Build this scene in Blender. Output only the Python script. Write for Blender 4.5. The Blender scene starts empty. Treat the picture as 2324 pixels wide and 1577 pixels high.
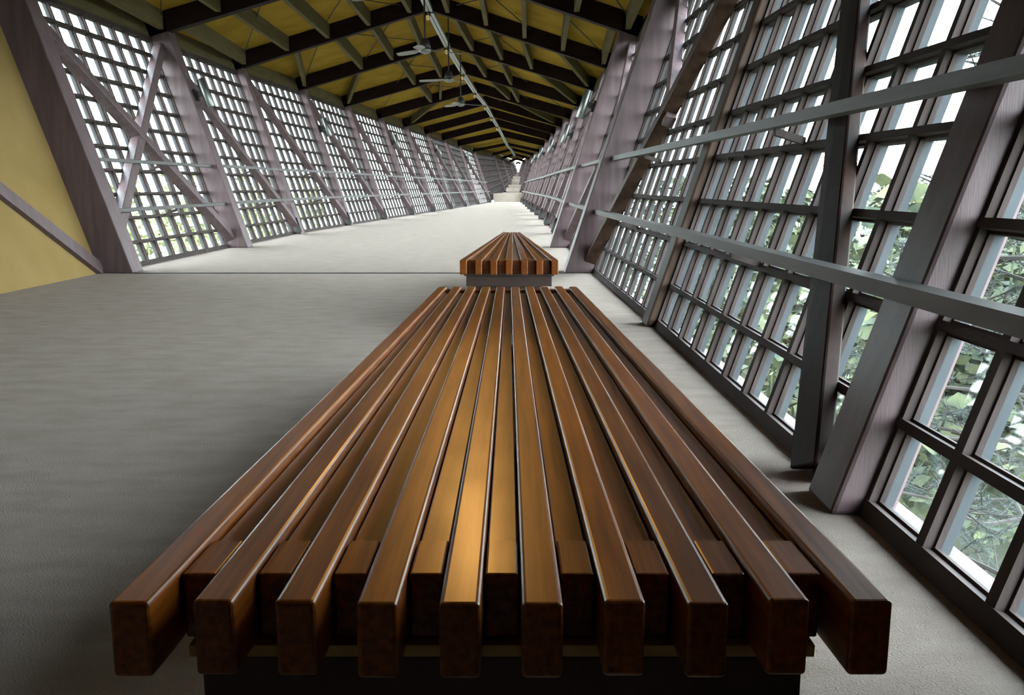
import bpy, bmesh, math, random
from mathutils import Vector as V, Matrix
random.seed(7)
S = bpy.context.scene
COL = S.collection

# ------------------------------------------------------------------ camera, sky, exposure
EYE = 0.87
PITCH = math.radians(10.19)
cd = bpy.data.cameras.new('camera'); cam = bpy.data.objects.new('camera', cd); COL.objects.link(cam)
cam.location = (0, 0, EYE); cam.rotation_euler = (math.pi/2 - PITCH, 0, 0)
cd.sensor_width = 36; cd.lens = 2050/2324*36; cd.clip_start = .02; cd.clip_end = 2000
S.camera = cam
vs = S.view_settings
S.display_settings.display_device = 'sRGB'
vs.view_transform = 'Standard'; vs.look = 'None'; vs.gamma = 1; vs.exposure = -0.3; vs.use_curve_mapping = False

w = bpy.data.worlds.new('overcast_sky'); S.world = w; w.use_nodes = True
nt = w.node_tree; N = nt.nodes; L = nt.links; N.clear()
out = N.new('ShaderNodeOutputWorld'); bg = N.new('ShaderNodeBackground')
tc = N.new('ShaderNodeTexCoord'); sx = N.new('ShaderNodeSeparateXYZ')
mr = N.new('ShaderNodeMapRange'); mr.inputs['From Min'].default_value = -.1; mr.inputs['From Max'].default_value = .9
cr = N.new('ShaderNodeValToRGB'); e = cr.color_ramp.elements
e[0].position = 0; e[0].color = (.86, .94, .97, 1)
e[1].position = 1; e[1].color = (.76, .87, 1.0, 1)
L.new(tc.outputs['Generated'], sx.inputs[0]); L.new(sx.outputs['Z'], mr.inputs['Value'])
L.new(mr.outputs[0], cr.inputs[0]); L.new(cr.outputs[0], bg.inputs[0]); L.new(bg.outputs[0], out.inputs[0])
bg.inputs['Strength'].default_value = 38.0

# ------------------------------------------------------------------ materials
def mat(name, base, rough=.6, base2=None, scale=8, stretch=(1, 1, 1), bump=0, bscale=60, coat=0, metal=0, spec=.5, detail=4, lo=.35, hi=.65):
    m = bpy.data.materials.new(name); m.use_nodes = True
    n = m.node_tree.nodes; l = m.node_tree.links
    b = n['Principled BSDF']
    b.inputs['Base Color'].default_value = (*base, 1); b.inputs['Roughness'].default_value = rough
    b.inputs['Metallic'].default_value = metal; b.inputs['Specular IOR Level'].default_value = spec
    b.inputs['Coat Weight'].default_value = coat; b.inputs['Coat Roughness'].default_value = .12
    t = n.new('ShaderNodeTexCoord'); mp = n.new('ShaderNodeMapping'); mp.inputs['Scale'].default_value = stretch
    l.new(t.outputs['Object'], mp.inputs[0])
    if base2:
        q = n.new('ShaderNodeTexNoise'); q.inputs['Scale'].default_value = scale; q.inputs['Detail'].default_value = detail
        l.new(mp.outputs[0], q.inputs['Vector'])
        r = n.new('ShaderNodeValToRGB'); r.color_ramp.elements[0].color = (*base, 1); r.color_ramp.elements[1].color = (*base2, 1)
        r.color_ramp.elements[0].position = lo; r.color_ramp.elements[1].position = hi
        l.new(q.outputs['Fac'], r.inputs[0]); l.new(r.outputs[0], b.inputs['Base Color'])
    if bump:
        q2 = n.new('ShaderNodeTexNoise'); q2.inputs['Scale'].default_value = bscale; q2.inputs['Detail'].default_value = 4
        l.new(mp.outputs[0], q2.inputs['Vector'])
        bp = n.new('ShaderNodeBump'); bp.inputs['Strength'].default_value = bump; bp.inputs['Distance'].default_value = .01
        l.new(q2.outputs['Fac'], bp.inputs['Height']); l.new(bp.outputs[0], b.inputs['Normal'])
    return m

M = {}
M['post'] = mat('painted_post', (.085, .058, .060), .45, (.115, .08, .083), 3, (6, 6, .6), .1, 30, spec=.2)
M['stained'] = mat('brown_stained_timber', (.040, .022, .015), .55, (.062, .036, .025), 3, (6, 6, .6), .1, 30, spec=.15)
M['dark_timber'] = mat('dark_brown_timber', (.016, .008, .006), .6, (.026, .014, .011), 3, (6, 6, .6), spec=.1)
M['frame'] = mat('stained_window_frame', (.040, .030, .028), .7, (.06, .046, .043), 4, (5, 1, .6), .1, 40, spec=.08)
M['outer'] = mat('weathered_outer_fin', (.034, .039, .044), .7, (.05, .056, .062), 4, spec=.15)
M['beam'] = mat('dark_roof_beam', (.009, .004, .003), .6, (.015, .008, .006), 3, (1, 1, 4), spec=.06)
M['purlin'] = mat('grey_olive_purlin', (.085, .07, .03), .75, (.115, .095, .045), 3, (6, .6, 6), spec=.08)
M['stucco'] = mat('ochre_ceiling_plaster', (.225, .142, .018), .95, (.29, .19, .028), 2, spec=.03, bump=.2, bscale=30)
M['ochre'] = mat('ochre_wall_plaster', (.18, .12, .043), .95, (.22, .15, .06), 1.3, spec=.05, bump=.15, bscale=25)
M['unseen_dark_wall'] = mat('dark_unseen_wall_finish', (.035, .024, .018), .6, (.05, .035, .026), 3, (6, 6, .6))  # for walls out of view, made dark to cut bounced light near the viewer
M['rod'] = mat('dark_tie_rod', (.03, .025, .02), .6)
M['carpet'] = mat('beige_carpet', (.335, .275, .235), .95, (.385, .325, .285), 5, (1, 2.2, 1), bump=.6, bscale=190, spec=.1)
M['rail'] = mat('worn_wood_rail', (.040, .035, .032), .6, (.065, .058, .054), 5, (4, .5, 4))
M['metal'] = mat('brushed_steel', (.20, .21, .20), .38, metal=.9)
M['blade'] = mat('fan_blade_grey', (.17, .17, .15), .45)
M['silver'] = mat('pale_grey_enamel', (.30, .34, .34), .35, metal=.2)
M['black'] = mat('black_metal', (.018, .016, .016), .5)
M['brass'] = mat('polished_brass', (.7, .5, .25), .25, metal=1)
M['plate'] = mat('raw_plywood_edge', (.42, .28, .10), .7, (.5, .35, .15), 20)
M['pedestal'] = mat('dark_pedestal', (.03, .014, .010), .6, (.045, .022, .015), 6)
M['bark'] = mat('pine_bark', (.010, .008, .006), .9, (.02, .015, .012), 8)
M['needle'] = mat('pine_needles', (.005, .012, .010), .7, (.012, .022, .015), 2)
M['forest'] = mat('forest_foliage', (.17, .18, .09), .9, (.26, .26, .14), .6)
M['forest_painted_shade'] = mat('forest_foliage_painted_shade', (.012, .022, .013), .9, (.055, .062, .022), .8)  # darker copy of the forest foliage, shade put into its colour
M['ground'] = mat('valley_ground', (.022, .026, .012), .95, (.04, .042, .02), .08)
M['roofing'] = mat('cedar_roofing', (.2, .16, .12), .9)

def bench_wood():
    m = bpy.data.materials.new('varnished_bench_wood'); m.use_nodes = True
    n = m.node_tree.nodes; l = m.node_tree.links; b = n['Principled BSDF']
    t = n.new('ShaderNodeTexCoord'); oi = n.new('ShaderNodeObjectInfo')
    add = n.new('ShaderNodeVectorMath'); add.operation = 'ADD'
    sc = n.new('ShaderNodeVectorMath'); sc.operation = 'SCALE'; sc.inputs['Scale'].default_value = 40
    cmb = n.new('ShaderNodeCombineXYZ'); l.new(oi.outputs['Random'], cmb.inputs[0]); l.new(oi.outputs['Random'], cmb.inputs[2])
    l.new(cmb.outputs[0], sc.inputs[0]); l.new(t.outputs['Object'], add.inputs[0]); l.new(sc.outputs[0], add.inputs[1])
    mp = n.new('ShaderNodeMapping'); mp.inputs['Scale'].default_value = (60, 2.2, 60); l.new(add.outputs[0], mp.inputs[0])
    q = n.new('ShaderNodeTexNoise'); q.inputs['Scale'].default_value = 1.6; q.inputs['Detail'].default_value = 6; q.inputs['Distortion'].default_value = .15
    l.new(mp.outputs[0], q.inputs['Vector'])
    r = n.new('ShaderNodeValToRGB'); ee = r.color_ramp.elements
    ee[0].position = .3; ee[0].color = (.085, .019, .0015, 1); ee[1].position = .72; ee[1].color = (.235, .066, .004, 1)
    l.new(q.outputs['Fac'], r.inputs[0])
    mx = n.new('ShaderNodeHueSaturation'); l.new(r.outputs[0], mx.inputs['Color'])
    mr_ = n.new('ShaderNodeMapRange'); mr_.inputs['To Min'].default_value = .8; mr_.inputs['To Max'].default_value = 1.15
    l.new(oi.outputs['Random'], mr_.inputs['Value']); l.new(mr_.outputs[0], mx.inputs['Value'])
    l.new(mx.outputs[0], b.inputs['Base Color'])
    q2 = n.new('ShaderNodeTexNoise'); q2.inputs['Scale'].default_value = 5; q2.inputs['Detail'].default_value = 5; l.new(t.outputs['Object'], q2.inputs['Vector'])
    m2 = n.new('ShaderNodeMapRange'); m2.inputs['To Min'].default_value = .27; m2.inputs['To Max'].default_value = .42
    l.new(q2.outputs['Fac'], m2.inputs['Value']); l.new(m2.outputs[0], b.inputs['Roughness'])
    b.inputs['Specular IOR Level'].default_value = .35
    b.inputs['Coat Weight'].default_value = .22; b.inputs['Coat Roughness'].default_value = .22
    bp = n.new('ShaderNodeBump'); bp.inputs['Strength'].default_value = .03; bp.inputs['Distance'].default_value = .002
    l.new(q.outputs['Fac'], bp.inputs['Height']); l.new(bp.outputs[0], b.inputs['Normal'])
    return m
M['bench'] = bench_wood()

def glass():
    m = bpy.data.materials.new('window_glass'); m.use_nodes = True
    n = m.node_tree.nodes; l = m.node_tree.links; n.clear()
    o = n.new('ShaderNodeOutputMaterial'); mix = n.new('ShaderNodeMixShader')
    tr = n.new('ShaderNodeBsdfTransparent'); tr.inputs[0].default_value = (.94, .97, .96, 1)
    gl = n.new('ShaderNodeBsdfGlossy'); gl.inputs['Roughness'].default_value = .03
    lw = n.new('ShaderNodeLayerWeight'); lw.inputs['Blend'].default_value = .5      # Schlick term, the same on both faces of the pane
    pw = n.new('ShaderNodeMath'); pw.operation = 'POWER'; pw.inputs[1].default_value = 5; l.new(lw.outputs['Facing'], pw.inputs[0])
    ma = n.new('ShaderNodeMath'); ma.operation = 'MULTIPLY_ADD'; ma.inputs[1].default_value = .6; ma.inputs[2].default_value = .03; l.new(pw.outputs[0], ma.inputs[0])
    l.new(ma.outputs[0], mix.inputs[0]); l.new(tr.outputs[0], mix.inputs[1]); l.new(gl.outputs[0], mix.inputs[2])
    l.new(mix.outputs[0], o.inputs[0]); return m
M['glass'] = glass()

# ------------------------------------------------------------------ helpers
def tag(o, label=None, cat=None, group=None, kind=None):
    if label: o['label'] = label
    if cat: o['category'] = cat
    if group: o['group'] = group
    if kind: o['kind'] = kind
    return o
def empty(name, loc=(0, 0, 0), parent=None):
    o = bpy.data.objects.new(name, None); COL.objects.link(o); o.location = loc; o.empty_display_size = .1
    if parent: o.parent = parent
    return o
class MB:
    """collects shapes into one mesh"""
    def __init__(s): s.v = []; s.f = []; s.m = []
    def hexa(s, p, mi=0):
        """8 points: bottom quad then top quad"""
        b = len(s.v); s.v += [tuple(q) for q in p]
        for f in ((0, 3, 2, 1), (4, 5, 6, 7), (0, 1, 5, 4), (1, 2, 6, 5), (2, 3, 7, 6), (3, 0, 4, 7)):
            s.f.append(tuple(b+i for i in f)); s.m.append(mi)
    def box(s, x0, x1, y0, y1, z0, z1, mi=0):
        s.hexa([(x0, y0, z0), (x1, y0, z0), (x1, y1, z0), (x0, y1, z0), (x0, y0, z1), (x1, y0, z1), (x1, y1, z1), (x0, y1, z1)], mi)
    def bar(s, A, B, a, b, a0, a1, b0, b1, mi=0):
        """prism from A to B; section spans a0..a1 along a and b0..b1 along b"""
        A, B, a, b = V(A), V(B), V(a), V(b)
        s.hexa([A+a*a0+b*b0, A+a*a1+b*b0, A+a*a1+b*b1, A+a*a0+b*b1, B+a*a0+b*b0, B+a*a1+b*b0, B+a*a1+b*b1, B+a*a0+b*b1], mi)
    def tube(s, pts, rad, n=10, cap=True, mi=0):
        pts = [V(p) for p in pts]
        if not isinstance(rad, (list, tuple)): rad = [rad]*len(pts)
        b = len(s.v)
        for i, p in enumerate(pts):
            d = (pts[min(i+1, len(pts)-1)] - pts[max(i-1, 0)]).normalized()
            u = d.orthogonal().normalized() if i == 0 else (u - d*u.dot(d)).normalized()
            q = d.cross(u)
            for j in range(n):
                t = 2*math.pi*j/n; s.v.append(tuple(p + (u*math.cos(t)+q*math.sin(t))*rad[i]))
        for i in range(len(pts)-1):
            for j in range(n):
                s.f.append((b+i*n+j, b+i*n+(j+1) % n, b+(i+1)*n+(j+1) % n, b+(i+1)*n+j)); s.m.append(mi)
        if cap:
            s.f.append(tuple(b+j for j in range(n))[::-1]); s.m.append(mi)
            s.f.append(tuple(b+(len(pts)-1)*n+j for j in range(n))); s.m.append(mi)
    def poly(s, pts, mi=0):
        b = len(s.v); s.v += [tuple(p) for p in pts]; s.f.append(tuple(range(b, b+len(pts)))); s.m.append(mi)
    def mesh(s, name, mats):
        me = bpy.data.meshes.new(name); me.from_pydata(s.v, [], s.f)
        for m in (mats if isinstance(mats, list) else [mats]): me.materials.append(m)
        me.polygons.foreach_set('material_index', s.m); me.update()
        return me
    def build(s, name, mats, parent=None, bevel=0, seg=2, smooth=False):
        me = s.mesh(name, mats)
        bm = bmesh.new(); bm.from_mesh(me)
        bmesh.ops.recalc_face_normals(bm, faces=bm.faces)
        if bevel:
            bmesh.ops.bevel(bm, geom=list(bm.edges), offset=bevel, segments=seg, affect='EDGES', profile=.5, clamp_overlap=True)
        bm.to_mesh(me); bm.free()
        if smooth or bevel:
            for p in me.polygons: p.use_smooth = smooth
        o = bpy.data.objects.new(name, me); COL.objects.link(o)
        if parent: o.parent = parent
        return o

# ------------------------------------------------------------------ the plan of the room: one station per post
KS = list(range(-4, 15))
YS = dict(zip(KS, [-4.6, -.76, 2.30, 5.56, 9.05, 12.8, 16.4, 19.9, 23.4, 26.8, 30.1, 33.5, 37.3, 41.7, 46.3, 49.5, 53.5, 58., 62.]))
XL = dict(zip(KS, [-4.2, -4.2, -4.15, -4.1, -4.05, -4.0, -3.92, -3.63, -3.32, -2.98, -2.64, -2.28, -1.95, -1.6, -1.15, -.42, -.12, .15, .38]))
XR = dict(zip(KS, [.97, .96, .93, .89, .81, .80, .83, .82, .80, .78, .72, .68, .65, .60, .53, .52, .50, .48, .46]))
ZT = dict(zip(KS, [2.85]*8 + [2.80, 2.75, 2.72, 2.68, 2.65, 2.60, 2.50, 2.42, 2.35, 2.28, 2.22]))
ZR = dict(zip(KS, [3.85]*7 + [3.76, 3.62, 3.5, 3.42, 3.3, 3.2, 3.02, 2.83, 2.7, 2.55, 2.42, 2.3]))
XM = dict(zip(KS, [-1.4]*6 + [-1.43, -1.36, -1.21, -1.05, -.85, -.72, -.58, -.4, -.23, 0, .15, .3, .42]))
ZF = dict(zip(KS, [0]*15 + [.50, .85, 1.3, 1.8]))
LEAN = .32
LN = math.hypot(1, LEAN)
def P(side, k, v, d=0, dy=0):
    """point on the inner window face: station k, height fraction v, d outward; dy shifts along the room"""
    sg = -1 if side == 'left' else 1
    X = (XL if side == 'left' else XR)
    y = YS[k] + dy
    # follow the wall between stations when shifted
    a = k if dy >= 0 else k-1
    b = a+1
    if b in YS and a in YS:
        t = (y-YS[a])/(YS[b]-YS[a]); lerp = lambda D: D[a]+(D[b]-D[a])*t
    else: lerp = lambda D: D[k]
    z0, z1 = lerp(ZF), lerp(ZT)
    z = z0+(z1-z0)*v
    n = V((sg/LN, 0, -LEAN/LN))
    return V((lerp(X)+sg*LEAN*(z-z0), y, z)) + n*d
def NRM(side):
    sg = -1 if side == 'left' else 1
    return V((sg/LN, 0, -LEAN/LN))
def UPD(side):
    sg = -1 if side == 'left' else 1
    return V((sg*LEAN/LN, 0, 1/LN))
Yv = V((0, 1, 0))
PT = .27            # post thickness along the room
def TOP(side, k, up=0):
    return P(side, k, 1) + V((0, 0, up))

# ------------------------------------------------------------------ floor
pts = [P('left', k, 0) + V((-.15, 0, 0)) for k in KS if k <= 10] ; pr = [P('right', k, 0) + V((.15, 0, 0)) for k in KS if k <= 10]
fb = MB()
for i in range(len(pts)-1):
    a, b, c, d = pts[i], pr[i], pr[i+1], pts[i+1]
    dz = V((0, 0, -.25))
    fb.hexa([a+dz, b+dz, c+dz, d+dz, a, b, c, d])
floor = fb.build('floor', M['carpet']); tag(floor, kind='structure')
m_ = MB(); m_.box(-3.92, .62, 9.02, 9.07, -.01, .006); m_.build('floor_seam', M['rail'], floor)
# raised platform and the rising tail of the floor
m_ = MB(); m_.hexa([(-.95, 46.6, 0), (.52, 46.6, 0), (.5, 49.5, 0), (-.55, 49.5, 0), (-.95, 46.6, .445), (.52, 46.6, .445), (.5, 49.5, .445), (-.55, 49.5, .445)])
m_.build('platform', M['carpet'], floor)
for i in range(8):
    t0, t1 = i/8, (i+1)/8
    y0, y1 = 49.5+12.5*t0, 49.5+12.5*t1; z = .47+1.35*(t0+t1)/2
    m_ = MB(); xl = lambda y: -.45+.83*(y-49.5)/12.5 - .05
    m_.hexa([(xl(y0), y0, z-.3), (.6, y0, z-.3), (.55, y1, z-.3), (xl(y1), y1, z-.3), (xl(y0), y0, z), (.6, y0, z), (.55, y1, z), (xl(y1), y1, z)])
    m_.build('step', M['carpet'], floor)

# ------------------------------------------------------------------ the glazed walls
wall_left = tag(empty('wall_left'), kind='structure'); wall_right = tag(empty('wall_right'), kind='structure')
WALL = {'left': wall_left, 'right': wall_right}
ROWS = 11
def window(num, side, k, single, c0=0):
    """one bay of window between post k and post k+1"""
    root = tag(empty('window_%d' % num), kind='structure')
    COLS, ROWS = (9, 11) if k < 10 else (20, 8)
    n, up = NRM(side), UPD(side)
    off = PT if k >= -3 else 0
    def Q(u, v, d=0):
        a = P(side, k, v, d, off*.999); b = P(side, k+1, v, d)
        return a.lerp(b, u)
    fin, pane_all = MB(), MB()
    def put(mb, name, mats):
        if single: mb.build(name, mats, root)
        else:
            o = len(fin.v); fin.v += mb.v; fin.f += [tuple(i+o for i in f) for f in mb.f]; fin.m += mb.m
    q = .82 if side == 'left' and k >= 4 else .66 if side == 'right' and k >= -1 else 1      # slimmer bars down the room
    for i in range(c0, COLS+1):
        mb = MB(); u = i/COLS; A, B = Q(u, 0), Q(u, 1)
        hw = .0175
        mb.bar(A, B, Yv, n, -hw, hw, 0, .043*q, 0)
        mb.bar(A, B, Yv, n, -.025, .025, .024*q, .039*q, 0)
        mb.bar(A, B, Yv, n, -hw, hw, .043*q, .068*q, 1)
        put(mb, 'mullion', [M['frame'], M['outer']])
    for j in range(ROWS+1):
        mb = MB(); v = j/ROWS; A, B = Q(c0/COLS, v), Q(1, v)
        lo, hi = (-.013, .013) if 0 < j < ROWS else ((0, .05) if j == 0 else (-.06, 0))
        mb.bar(A, B, up, n, lo, hi, -.004, .043, 0)
        mb.bar(A, B, up, n, lo-.008, hi+.008, .024*q, .039*q, 0)
        mb.bar(A, B, up, n, lo, hi, .043*q, .068*q, 1)
        put(mb, 'sill' if j == 0 else ('head_rail' if j == ROWS else 'transom'), [M['frame'], M['outer']])
    for i in range(c0, COLS):
        for j in range(ROWS):
            mb = MB() if single else pane_all
            c = [Q((i+.04)/COLS, (j+.04)/ROWS), Q((i+.96)/COLS, (j+.04)/ROWS), Q((i+.96)/COLS, (j+.96)/ROWS), Q((i+.04)/COLS, (j+.96)/ROWS)]
            mb.hexa([p+n*(.043*q-.004) for p in c] + [p+n*.043*q for p in c])
            if single: mb.build('pane', M['glass'], root)
    if not single:
        fin.build('window_grid', [M['frame'], M['outer']], root)['kind'] = 'stuff'
        pane_all.build('pane', M['glass'], root)['kind'] = 'stuff'
    return root
num = 1
for k in range(-3, 14): window(num, 'right', k, k <= 0, 6 if k == -3 else 0); num += 1
for k in range(0, 14): window(num, 'left', k, k <= 3); num += 1

# posts
DEEP = {('left', 0): .24, ('left', 1): .26, ('right', 0): .27, ('right', 1): .26, ('right', -1): .055, ('right', -2): .075, ('right', -3): .075}
for side in ('left', 'right'):
    n = NRM(side)
    for k in KS:
        if k < -3 or k > 13: continue
        if side == 'left' and k < 0: continue
        d = DEEP.get((side, k), .12)
        t = PT if not (side == 'right' and k < 0) else .2
        mb = MB(); A = P(side, k, 0); B = P(side, k, 1.05)
        A2, B2 = A.copy(), B.copy()
        mb.bar(A2 + UPD(side)*.0, B2, Yv, n, 0, t, -d, .09)
        # feet cut level with the floor
        for i in (0, 1, 2, 3):
            p = V(mb.v[i]); f = (ZF[k]-p.z)/ (UPD(side).z); mb.v[i] = tuple(p+UPD(side)*f)
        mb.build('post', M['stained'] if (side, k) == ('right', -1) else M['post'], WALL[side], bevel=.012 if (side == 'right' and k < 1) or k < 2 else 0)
        if k >= 2 and k <= 10 and d == .12:
            mb = MB(); mb.bar(P(side, k, .0, -.14), P(side, k, .09, -.14), Yv, n, -.015, .02, 0, .12)
            mb.build('post_shoe', M['black'], WALL[side])
# diagonal braces
def brace(side, k0, v0, k1, v1, wdt=.115, d=.11, d1=.0, f0=0., ya=.14, yb=.1, m='post'):
    n = NRM(side); A = P(side, k0, v0, 0, ya); B = P(side, k1, v1, 0, yb)
    if f0: A = A.lerp(B, f0)
    t = (B-A).normalized(); c = n.cross(t).normalized()
    mb = MB(); mb.bar(A, B, c, n, -wdt/2, wdt/2, -d, d1)
    for i, p in enumerate(mb.v):
        if p[2] < 0.004: mb.v[i] = (p[0], p[1], .004)
    return mb.build('brace', M[m], WALL[side], bevel=.008)
brace('left', 0, .93, 1, .03, .125, .13); brace('left', 1, .97, 0, .06, .125, .12)
for k in range(1, 10): brace('left', k, .95, k+1, .04, .13)
brace('right', 0, .97, 1, .03)
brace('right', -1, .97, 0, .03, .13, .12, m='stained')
for k in range(1, 10): brace('right', k, .95, k+1, .04, .12, .08)
def half_brace(k):
    A = P('right', k+1, .97, 0, .1); B = P('right', k, .03, 0, .14).lerp(A, .47); n = NRM('right')
    t = (B-A).normalized(); c = n.cross(t).normalized(); mb = MB(); mb.bar(A, B, c, n, -.05, .05, -.09, 0); mb.build('brace', M['post'], wall_right, bevel=.006)
half_brace(-1); half_brace(0)
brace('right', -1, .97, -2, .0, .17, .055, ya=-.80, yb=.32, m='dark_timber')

# handrails: two lines on each wall, let into the deep posts, running past the shallow ones
def rail(side, ka, kb, row, d, offa=0, offb=0):
    n = NRM(side); v = row/ROWS
    st = [P(side, ka, v, -d, offa)] + [P(side, k, v, -d) for k in range(ka+1, kb)] + [P(side, kb, v, -d, offb)]
    mb = MB(); upz = V((0, 0, 1)); hx = V((1 if side == 'right' else -1, 0, 0))
    for a, b in zip(st[:-1], st[1:]):
        mb.bar(a, b, hx, upz, -.03, .035, .03, .072)
    o = mb.build('handrail', M['rail'], WALL[side], bevel=.006 if len(st) < 4 else 0)
    for k in range(ka, kb):
        for t in ((.5,) if k > ka else (.03, .5)):
            q = st[k-ka].lerp(st[k-ka+1], t)
            m2 = MB(); m2.bar(q, q+n*d + V((0, 0, .0)), Yv, upz, -.02, .02, .0, .032); m2.build('bracket', M['frame'], WALL[side])
    return o
for row in (2, 4):
    rail('right', -3, 0, row, .135)
    rail('right', 0, 1, row, .15, PT)
    rail('right', 1, 10, row, .17, PT)
    rail('left', 0, 1, row, .14, PT)
    rail('left', 1, 10, row, .17, PT)

# ochre plaster walls near the viewer
m_ = MB()
for k in range(-4, 0):
    if k == -2: m_.build('unseen_dark_wall', M['unseen_dark_wall'], wall_left); m_ = MB()  # unseen stretch beside the viewer, dark so it bounces little light
    a, b, c, d = P('left', k, 0, .08), P('left', k+1, 0, .08, .02 if k == -1 else 0), P('left', k+1, 1.1, .08, .02 if k == -1 else 0), P('left', k, 1.1, .08)
    n = NRM('left')*.1
    m_.hexa([a, b, c, d, a+n, b+n, c+n, d+n])
m_.build('plaster_infill', M['ochre'], wall_left)
def plaster_brace():
    n = NRM('left'); A = P('left', -1, .90, .09, -.3); B = P('left', 0, .02, .09, 0); t = (B-A).normalized(); c = n.cross(t).normalized()
    mb = MB(); mb.bar(A, B, c, n, -.07, .07, -.06, 0); mb.build('brace', M['post'], wall_left, bevel=.006)
plaster_brace()
m_ = MB()
a, b, c, d = P('right', -4, 0, .0), P('right', -3, 0, .0, 2.13), P('right', -3, 1.1, .0, 2.13), P('right', -4, 1.1, .0); n = NRM('right')*.1
m_.hexa([a, b, c, d, a+n, b+n, c+n, d+n]); m_.build('unseen_dark_wall', M['unseen_dark_wall'], wall_right)  # unseen infill added to end the windows early and darken the near end
m_ = MB(); m_.hexa([(-4.3, -4.75, 0), (1.1, -4.75, 0), (1.1, -4.6, 0), (-4.3, -4.6, 0), (-5.4, -4.75, 4.2), (2.2, -4.75, 4.2), (2.2, -4.6, 4.2), (-5.4, -4.6, 4.2)])
tag(m_.build('wall_back', M['unseen_dark_wall']), kind='structure')  # wall behind the viewer, unseen, coloured dark to hold down bounce

# ------------------------------------------------------------------ ceiling: rafters, purlins, plaster panels, tie rods
ceiling = tag(empty('ceiling'), kind='structure')
RD = .30
def rp(side, k, f, up=0, dy=0):
    """point on the underside line of the rafters: f = 0 at the ridge, 1 at the wall"""
    T = TOP(side, k); R = V((XM[k], YS[k], ZR[k])); p = R.lerp(T, f); p.y += dy; p.z += up; return p
PUR = {2: [(.12, .17), (.31, .37), (.50, .575), (.70, .96)], 3: [(.14, .19), (.345, .41), (.59, .965)], 4: [(.19, .36), (.39, .455)], 5: [(.35, .90)]}
for side in ('left', 'right'):
    for k in KS:
        A, B = rp(side, k, 0), rp(side, k, 1.02)
        mb = MB(); mb.bar(A, B, Yv, V((0, 0, 1)), 0, .16, 0, RD if k < 10 else .14); mb.build('rafter', M['beam'], ceiling)
        if k == 14: continue
        for f0, f1 in PUR.get(k, [(.10, .10), (.30, .31), (.50, .52), (.70, .73), (.90, .955)] if k < 2 else []):
            A, B = rp(side, k, f0, .05, .16), rp(side, k+1, f1, .05, 0)
            mb = MB(); mb.bar(A, B, V((1, 0, 0)), V((0, 0, 1)), -.035, .035, 0, RD-.06); mb.build('purlin', M['purlin'], ceiling)
        # plaster panel, running out over the eaves
        q = [rp(side, k, -.0, RD-.02), rp(side, k+1, -.0, RD-.02), rp(side, k+1, 1.10, RD-.02), rp(side, k, 1.10, RD-.02)]
        mb = MB(); mb.hexa([p for p in q] + [p+V((0, 0, .05)) for p in q]); mb.build('ceiling_panel', M['stucco'], ceiling)
        # board closing the gap over the window
        n = NRM(side); A, B = P(side, k, 1, 0, .1), P(side, k+1, 1)
        mb = MB(); mb.bar(A, B, UPD(side), n, 0, RD*.98, .0, .05); mb.build('eaves_board', M['purlin'], ceiling)
        if k < 6:
            for f0, f1 in ((.15, .55), (.55, .15), (.55, .95)):
                mb = MB(); mb.tube([rp(side, k, f0, RD-.07, .16), rp(side, k+1, f1, RD-.07, 0)], .009, 6); mb.build('tie_rod', M['rod'], ceiling)
m_ = MB()
for k in KS[:-1]:
    for side in ('left', 'right'):
        q = [rp(side, k, -.0, RD+.05), rp(side, k+1, -.0, RD+.05), rp(side, k+1, 1.10, RD+.05), rp(side, k, 1.10, RD+.05)]
        m_.hexa([p for p in q] + [p+V((0, 0, .06)) for p in q])
m_.build('roof_covering', M['roofing'], ceiling)['kind'] = 'stuff'

# ------------------------------------------------------------------ ridge light track
tr = tag(empty('light_track', (XM[1], YS[1], ZR[1])), 'long pale grey twin-channel light track running along the roof ridge', 'light')
def kid(mb, name, m, root, **kw):
    o = mb.build(name, m, root, **kw); o.location = -V(root.location); return o
for k in range(-2, 12):
    A = V((XM[k], YS[k]+.14, ZR[k]-.035)); B = V((XM[k+1], YS[k+1]-.04, ZR[k+1]-.035))
    mb = MB()
    for s in (-1, 1): mb.bar(A, B, V((1, 0, 0)), V((0, 0, 1)), s*.034-.027, s*.034+.027, 0, .05)
    mb.bar(A, B, V((1, 0, 0)), V((0, 0, 1)), -.055, .055, .05, .075)
    kid(mb, 'track_segment', M['silver'], tr)
    if k < 8:
        mb = MB(); q = V((XM[k+1]-.03, YS[k+1]+.05, ZR[k+1]-.0)); mb.tube([q, q-V((0, 0, .05)), q-V((0, 0, .09)), q-V((0, 0, .16))], [.02, .05, .045, .02], 12); kid(mb, 'spot_lamp', M['brass'], tr, smooth=True)

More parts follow.
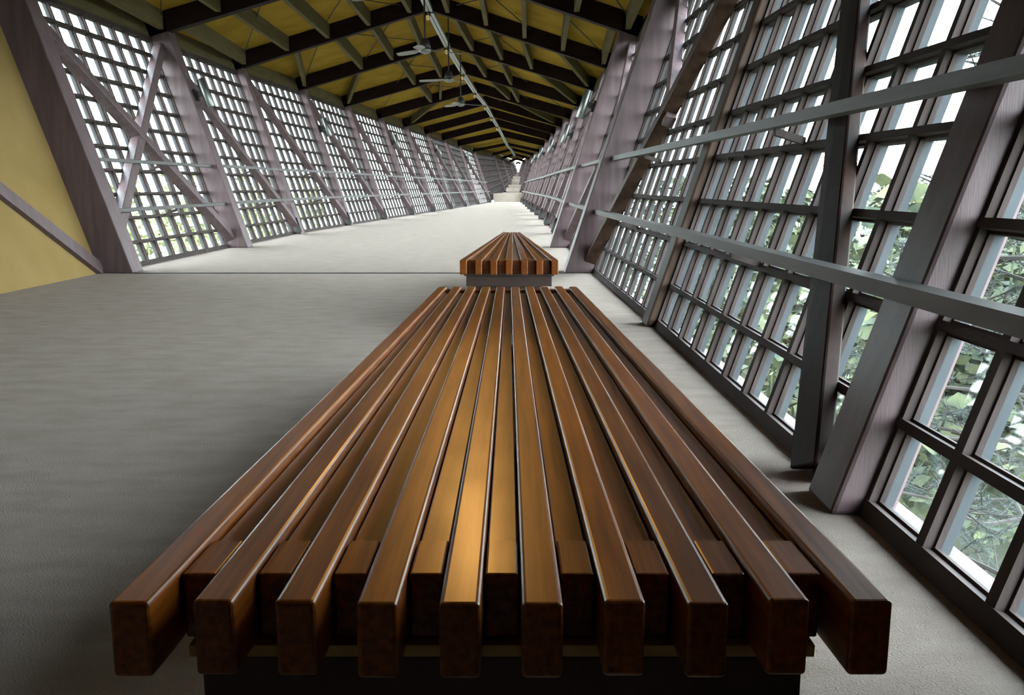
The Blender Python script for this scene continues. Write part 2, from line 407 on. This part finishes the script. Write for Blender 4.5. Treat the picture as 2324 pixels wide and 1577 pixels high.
# ------------------------------------------------------------------ ceiling fans
def fan(loc, rot, ridge_z, label):
    root = tag(empty('ceiling_fan', loc), label, 'fan', 'ceiling fans')
    mb = MB(); mb.tube([(0, 0, .05), (0, 0, ridge_z-loc[2])], .013, 8); mb.build('down_rod', M['black'], root)
    mb = MB(); mb.tube([(0, 0, .17), (0, 0, .15), (0, 0, .08), (0, 0, .03)], [.03, .055, .075, .085], 18); mb.build('motor', M['black'], root, smooth=True)
    mb = MB(); mb.tube([(0, 0, .032), (0, 0, 0), (0, 0, -.028), (0, 0, -.04)], [.088, .09, .06, .015], 20); mb.build('hub_cap', M['metal'], root, smooth=True)
    for i in range(3):
        a = rot + i*2*math.pi/3; R = Matrix.Rotation(a, 3, 'Z'); mb = MB(); ring = []
        for r, wd, z in ((.07, .025, .012), (.16, .035, .008), (.25, .06, 0), (.40, .065, -.004), (.50, .05, -.008), (.54, .02, -.01)):
            ring.append([R @ V((r, s*wd, z + s*.012 + dz)) for s, dz in ((-1, 0), (1, 0), (1, .006), (-1, .006))])
        for a_, b_ in zip(ring[:-1], ring[1:]): mb.hexa(a_ + b_)
        mb.build('blade', M['blade'], root)
for loc, rot, lab in (((-1.2, 9.4, 2.74), .45, 'three-bladed ceiling fan nearest the viewer, cut by the top edge'),
                      ((-1.22, 13.2, 2.72), .39, 'three-bladed ceiling fan, second nearest, left of the ridge track'),
                      ((-1.14, 16.9, 2.73), .95, 'three-bladed ceiling fan, third from the viewer, just left of the ridge track'),
                      ((-1.12, 20.4, 2.60), .25, 'three-bladed ceiling fan farthest down the room')):
    fan(loc, rot, 3.85, lab)

# ------------------------------------------------------------------ cylinder wall lamps
def sconce(side, k, z, label):
    v = z/ZT[k]; n = NRM(side); up = UPD(side); d = DEEP.get((side, k), .12)
    c = P(side, k, v, -d-.15, .14)
    root = tag(empty('wall_lamp', c), label, 'lamp', 'cylinder wall lamps')
    mb = MB(); mb.tube([up*-.2, up*-.195, up*.195, up*.2], [.05, .055, .055, .05], 20); mb.build('lamp_shade', M['metal'], root, smooth=True)
    mb = MB(); mb.bar(up*-.03, up*.05, Yv, n, -.02, .02, .05, .15); mb.bar(up*-.07, up*.09, Yv, n, -.045, .045, .115, .15); mb.build('bracket', M['black'], root)
order = ['nearest', 'second nearest', 'third', 'fourth', 'farthest']
for i, k in enumerate((1, 3, 5, 7, 9)):
    sconce('left', k, 2.0+.02*i, 'steel cylinder lamp on the left wall posts, %s of the five there' % order[i])
    sconce('right', k, 1.85+.03*i, 'steel cylinder lamp on the right wall posts, %s of the five there' % order[i])

# ------------------------------------------------------------------ benches
def bench(name_label, yf, yb, cxf, cxb, wf, wb, ns, sf, sb, ztop, ped, cover):
    cf = (cxf, yf)
    root = tag(empty('slatted_bench', (cxf, yf, 0)), name_label, 'bench')
    def X(i, y, off=0):          # centre line of slat i (may be half-integer) at y
        t = (y-yf)/(yb-yf); wd = wf+(wb-wf)*t; s = sf+(sb-sf)*t
        return cxf+(cxb-cxf)*t + (i/(ns-1)-.5)*(wd-s), s, (wd-s)/(ns-1)
    def piece(i, y0, y1, z0, z1, wfun, nm, bev=.005, seg=2):
        mb = MB(); r = []
        for y in (y0, y1):
            x, s, p = X(i, y); h = wfun(s, p)/2
            r.append((x-h-cxf, x+h-cxf, y-yf))
        (a0, a1, ya), (b0, b1, yb_) = r
        mb.hexa([(a0, ya, z0), (a1, ya, z0), (b1, yb_, z0), (b0, yb_, z0), (a0, ya, z1), (a1, ya, z1), (b1, yb_, z1), (b0, yb_, z1)])
        return mb.build(nm, M['bench'], root, bevel=bev, seg=seg)
    for i in range(ns):
        j = random.uniform(-.006, .006)
        piece(i, yf+j, yb+j*.5, ztop-.09, ztop+random.uniform(-.0008, .0008), lambda s, p: s, 'slat', .0055, 3)
    for i in range(ns-1):
        b0, b1, g = ped['block']
        gap = lambda s, p: p-s-.005
        piece(i+.5, yf+b0, yf+b1, ztop-.088, ztop-.006, gap, 'spacer_block', .003)
        piece(i+.5, yf+b1, yb-g-.1, ztop-.05, ztop-.016, gap, 'filler_slat', .002)
        piece(i+.5, yb-g-.05, yb-g, ztop-.088, ztop-.008, gap, 'spacer_block', .003)
    for y0 in (yf+.075, yb-.3):
        hw = X(0, y0)[2]*(ns-1)/2 - .045 + ped.get('wide', 0)
        mb = MB(); mb.box(-hw-.012, hw+.012, y0-yf-.004, y0-yf+.15, ztop-.105, ztop-.0905); mb.build('top_plate', M[ped.get('lip', 'plate')], root)
        mb = MB(); mb.box(-hw, hw, y0-yf, y0-yf+.14, ztop-.17, ztop-.1055); mb.build('cross_beam', M['pedestal'], root, bevel=.004)
    for y0, ln, sc_ in ped['legs']:
        hw = X(0, y0)[2]*(ns-1)/2*sc_
        mb = MB(); mb.box(-hw, hw, y0-yf, y0-yf+ln, 0, ztop-.09); mb.build('pedestal', M['pedestal'], root, bevel=.006)
    return root
bench('near varnished brown bench of ten slats filling the foreground', .927, 4.06, -.012, -.019, .864, .626, 10, .0455, .038, .42,
      dict(block=(.085, .19, .02), legs=[(1.55, .3, .75), (2.75, .3, .75)]), 0)
bench('smaller slatted wooden bench standing behind the near one, tapering away', 5.52, 8.85, -.018, -.005, .605, .17, 7, .043, .0215, .42,
      dict(wide=.035, lip='pedestal', block=(.06, .16, .02), legs=[(5.75, .3, .8), (7.6, .3, .8)]), 0)

# ------------------------------------------------------------------ warm spotlight over the seats (out of frame, on a rafter)
sp = tag(empty('ceiling_spotlight', (-.32, 7.0, 2.95)), 'small black spotlight hung under the roof above the benches', 'lamp')
mb = MB(); mb.tube([(0, 0, .25), (0, 0, .06)], .012, 8); mb.build('stem', M['black'], sp)
mb = MB(); mb.tube([(0, .05, .06), (0, 0, 0), (0, -.07, -.07)], [.03, .05, .055], 14); mb.build('lamp_shade', M['black'], sp)
ld = bpy.data.lights.new('warm_bulb', 'SPOT'); ld.energy = 110; ld.color = (1, .50, .13); ld.shadow_soft_size = .09; ld.spot_size = .34; ld.spot_blend = .8
lo = bpy.data.objects.new('bulb', ld); COL.objects.link(lo); lo.parent = sp; lo.location = (0, -.09, -.09)
lo.rotation_euler = V((.3, -6.0, -2.55)).to_track_quat('-Z', 'Y').to_euler()

# ------------------------------------------------------------------ outside: valley, wooded slopes, pines beside the windows
g = MB(); g.box(-300, 300, -200, 400, -30, -22); tag(g.build('valley_ground', M['ground']), kind='structure')
def forest(name, label, m_name, n, xr, yr, zr, sz):
    mb = MB()
    for _ in range(n):
        x, y = random.uniform(*xr), random.uniform(*yr); base = -22; hgt = random.uniform(*zr); r = random.uniform(*sz)
        mb.tube([(x, y, base), (x, y, base+hgt*.9)], [.25, .06], 5)
        for q in range(150):
            f = random.uniform(.25, 1); a_ = random.uniform(0, 6.28); rr = r*(1.08-f)**.7*random.uniform(.3, 1)
            c = V((x+rr*math.cos(a_), y+rr*math.sin(a_), base+hgt*f)); u = V((random.uniform(-1, 1), random.uniform(-1, 1), random.uniform(-.5, .5))).normalized()*random.uniform(.4, .9)
            v_ = u.cross(V((random.uniform(-1, 1), random.uniform(-1, 1), random.uniform(-1, 1)))).normalized()*u.length*.6
            mb.poly([c-u, c+v_, c+u, c-v_])
    return tag(mb.build(name, M[m_name]), label, 'trees', kind='stuff')
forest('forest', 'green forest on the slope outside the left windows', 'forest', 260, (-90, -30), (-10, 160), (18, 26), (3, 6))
forest('forest', 'green forest on the slope outside the right windows', 'forest_painted_shade', 420, (19, 70), (-5, 150), (13, 24), (3, 6))

def pine(loc, h, r0, label, seed, nb=46):
    rnd = random.Random(seed)
    root = tag(empty('pine_tree', loc), label, 'tree', 'pines outside the right windows')
    mb = MB(); mb.tube([(0, 0, 0), (.05, .03, h*.4), (0, 0, h*.8), (.02, 0, h)], [r0, r0*.75, r0*.35, .015], 10); mb.build('trunk', M['bark'], root)
    br, nd = MB(), MB()
    for i in range(nb):
        z = h*(.6+.38*i/nb); a = rnd.uniform(0, 6.28); ln = (1-(z/h)**1.3)*h*.17+.35
        d = V((math.cos(a), math.sin(a), rnd.uniform(-.1, .3))); p0 = V((0, 0, z)); p1 = p0+d*ln*.6; p2 = p0+d*ln+V((0, 0, .12))
        br.tube([p0, p1, p2], [.022, .013, .005], 5)
        for s in range(9):
            t = rnd.uniform(.3, 1); q = p0.lerp(p2, t); tw = V((rnd.uniform(-1, 1), rnd.uniform(-1, 1), rnd.uniform(-.3, .6))).normalized(); e_ = q+tw*.28
            br.tube([q, e_], [.007, .003], 4, cap=False)
            for m in range(48):
                c = q.lerp(e_, rnd.uniform(.2, 1.05)); dr = (tw*.7+V((rnd.uniform(-1, 1), rnd.uniform(-1, 1), rnd.uniform(-1, 1)))).normalized()
                sd = dr.orthogonal().normalized()*.0028; nd.poly([c-sd, c+sd, c+dr*rnd.uniform(.09, .16)])
    br.build('branches', M['bark'], root)['kind'] = 'stuff'
    nd.build('needles', M['needle'], root)['kind'] = 'stuff'
    return root
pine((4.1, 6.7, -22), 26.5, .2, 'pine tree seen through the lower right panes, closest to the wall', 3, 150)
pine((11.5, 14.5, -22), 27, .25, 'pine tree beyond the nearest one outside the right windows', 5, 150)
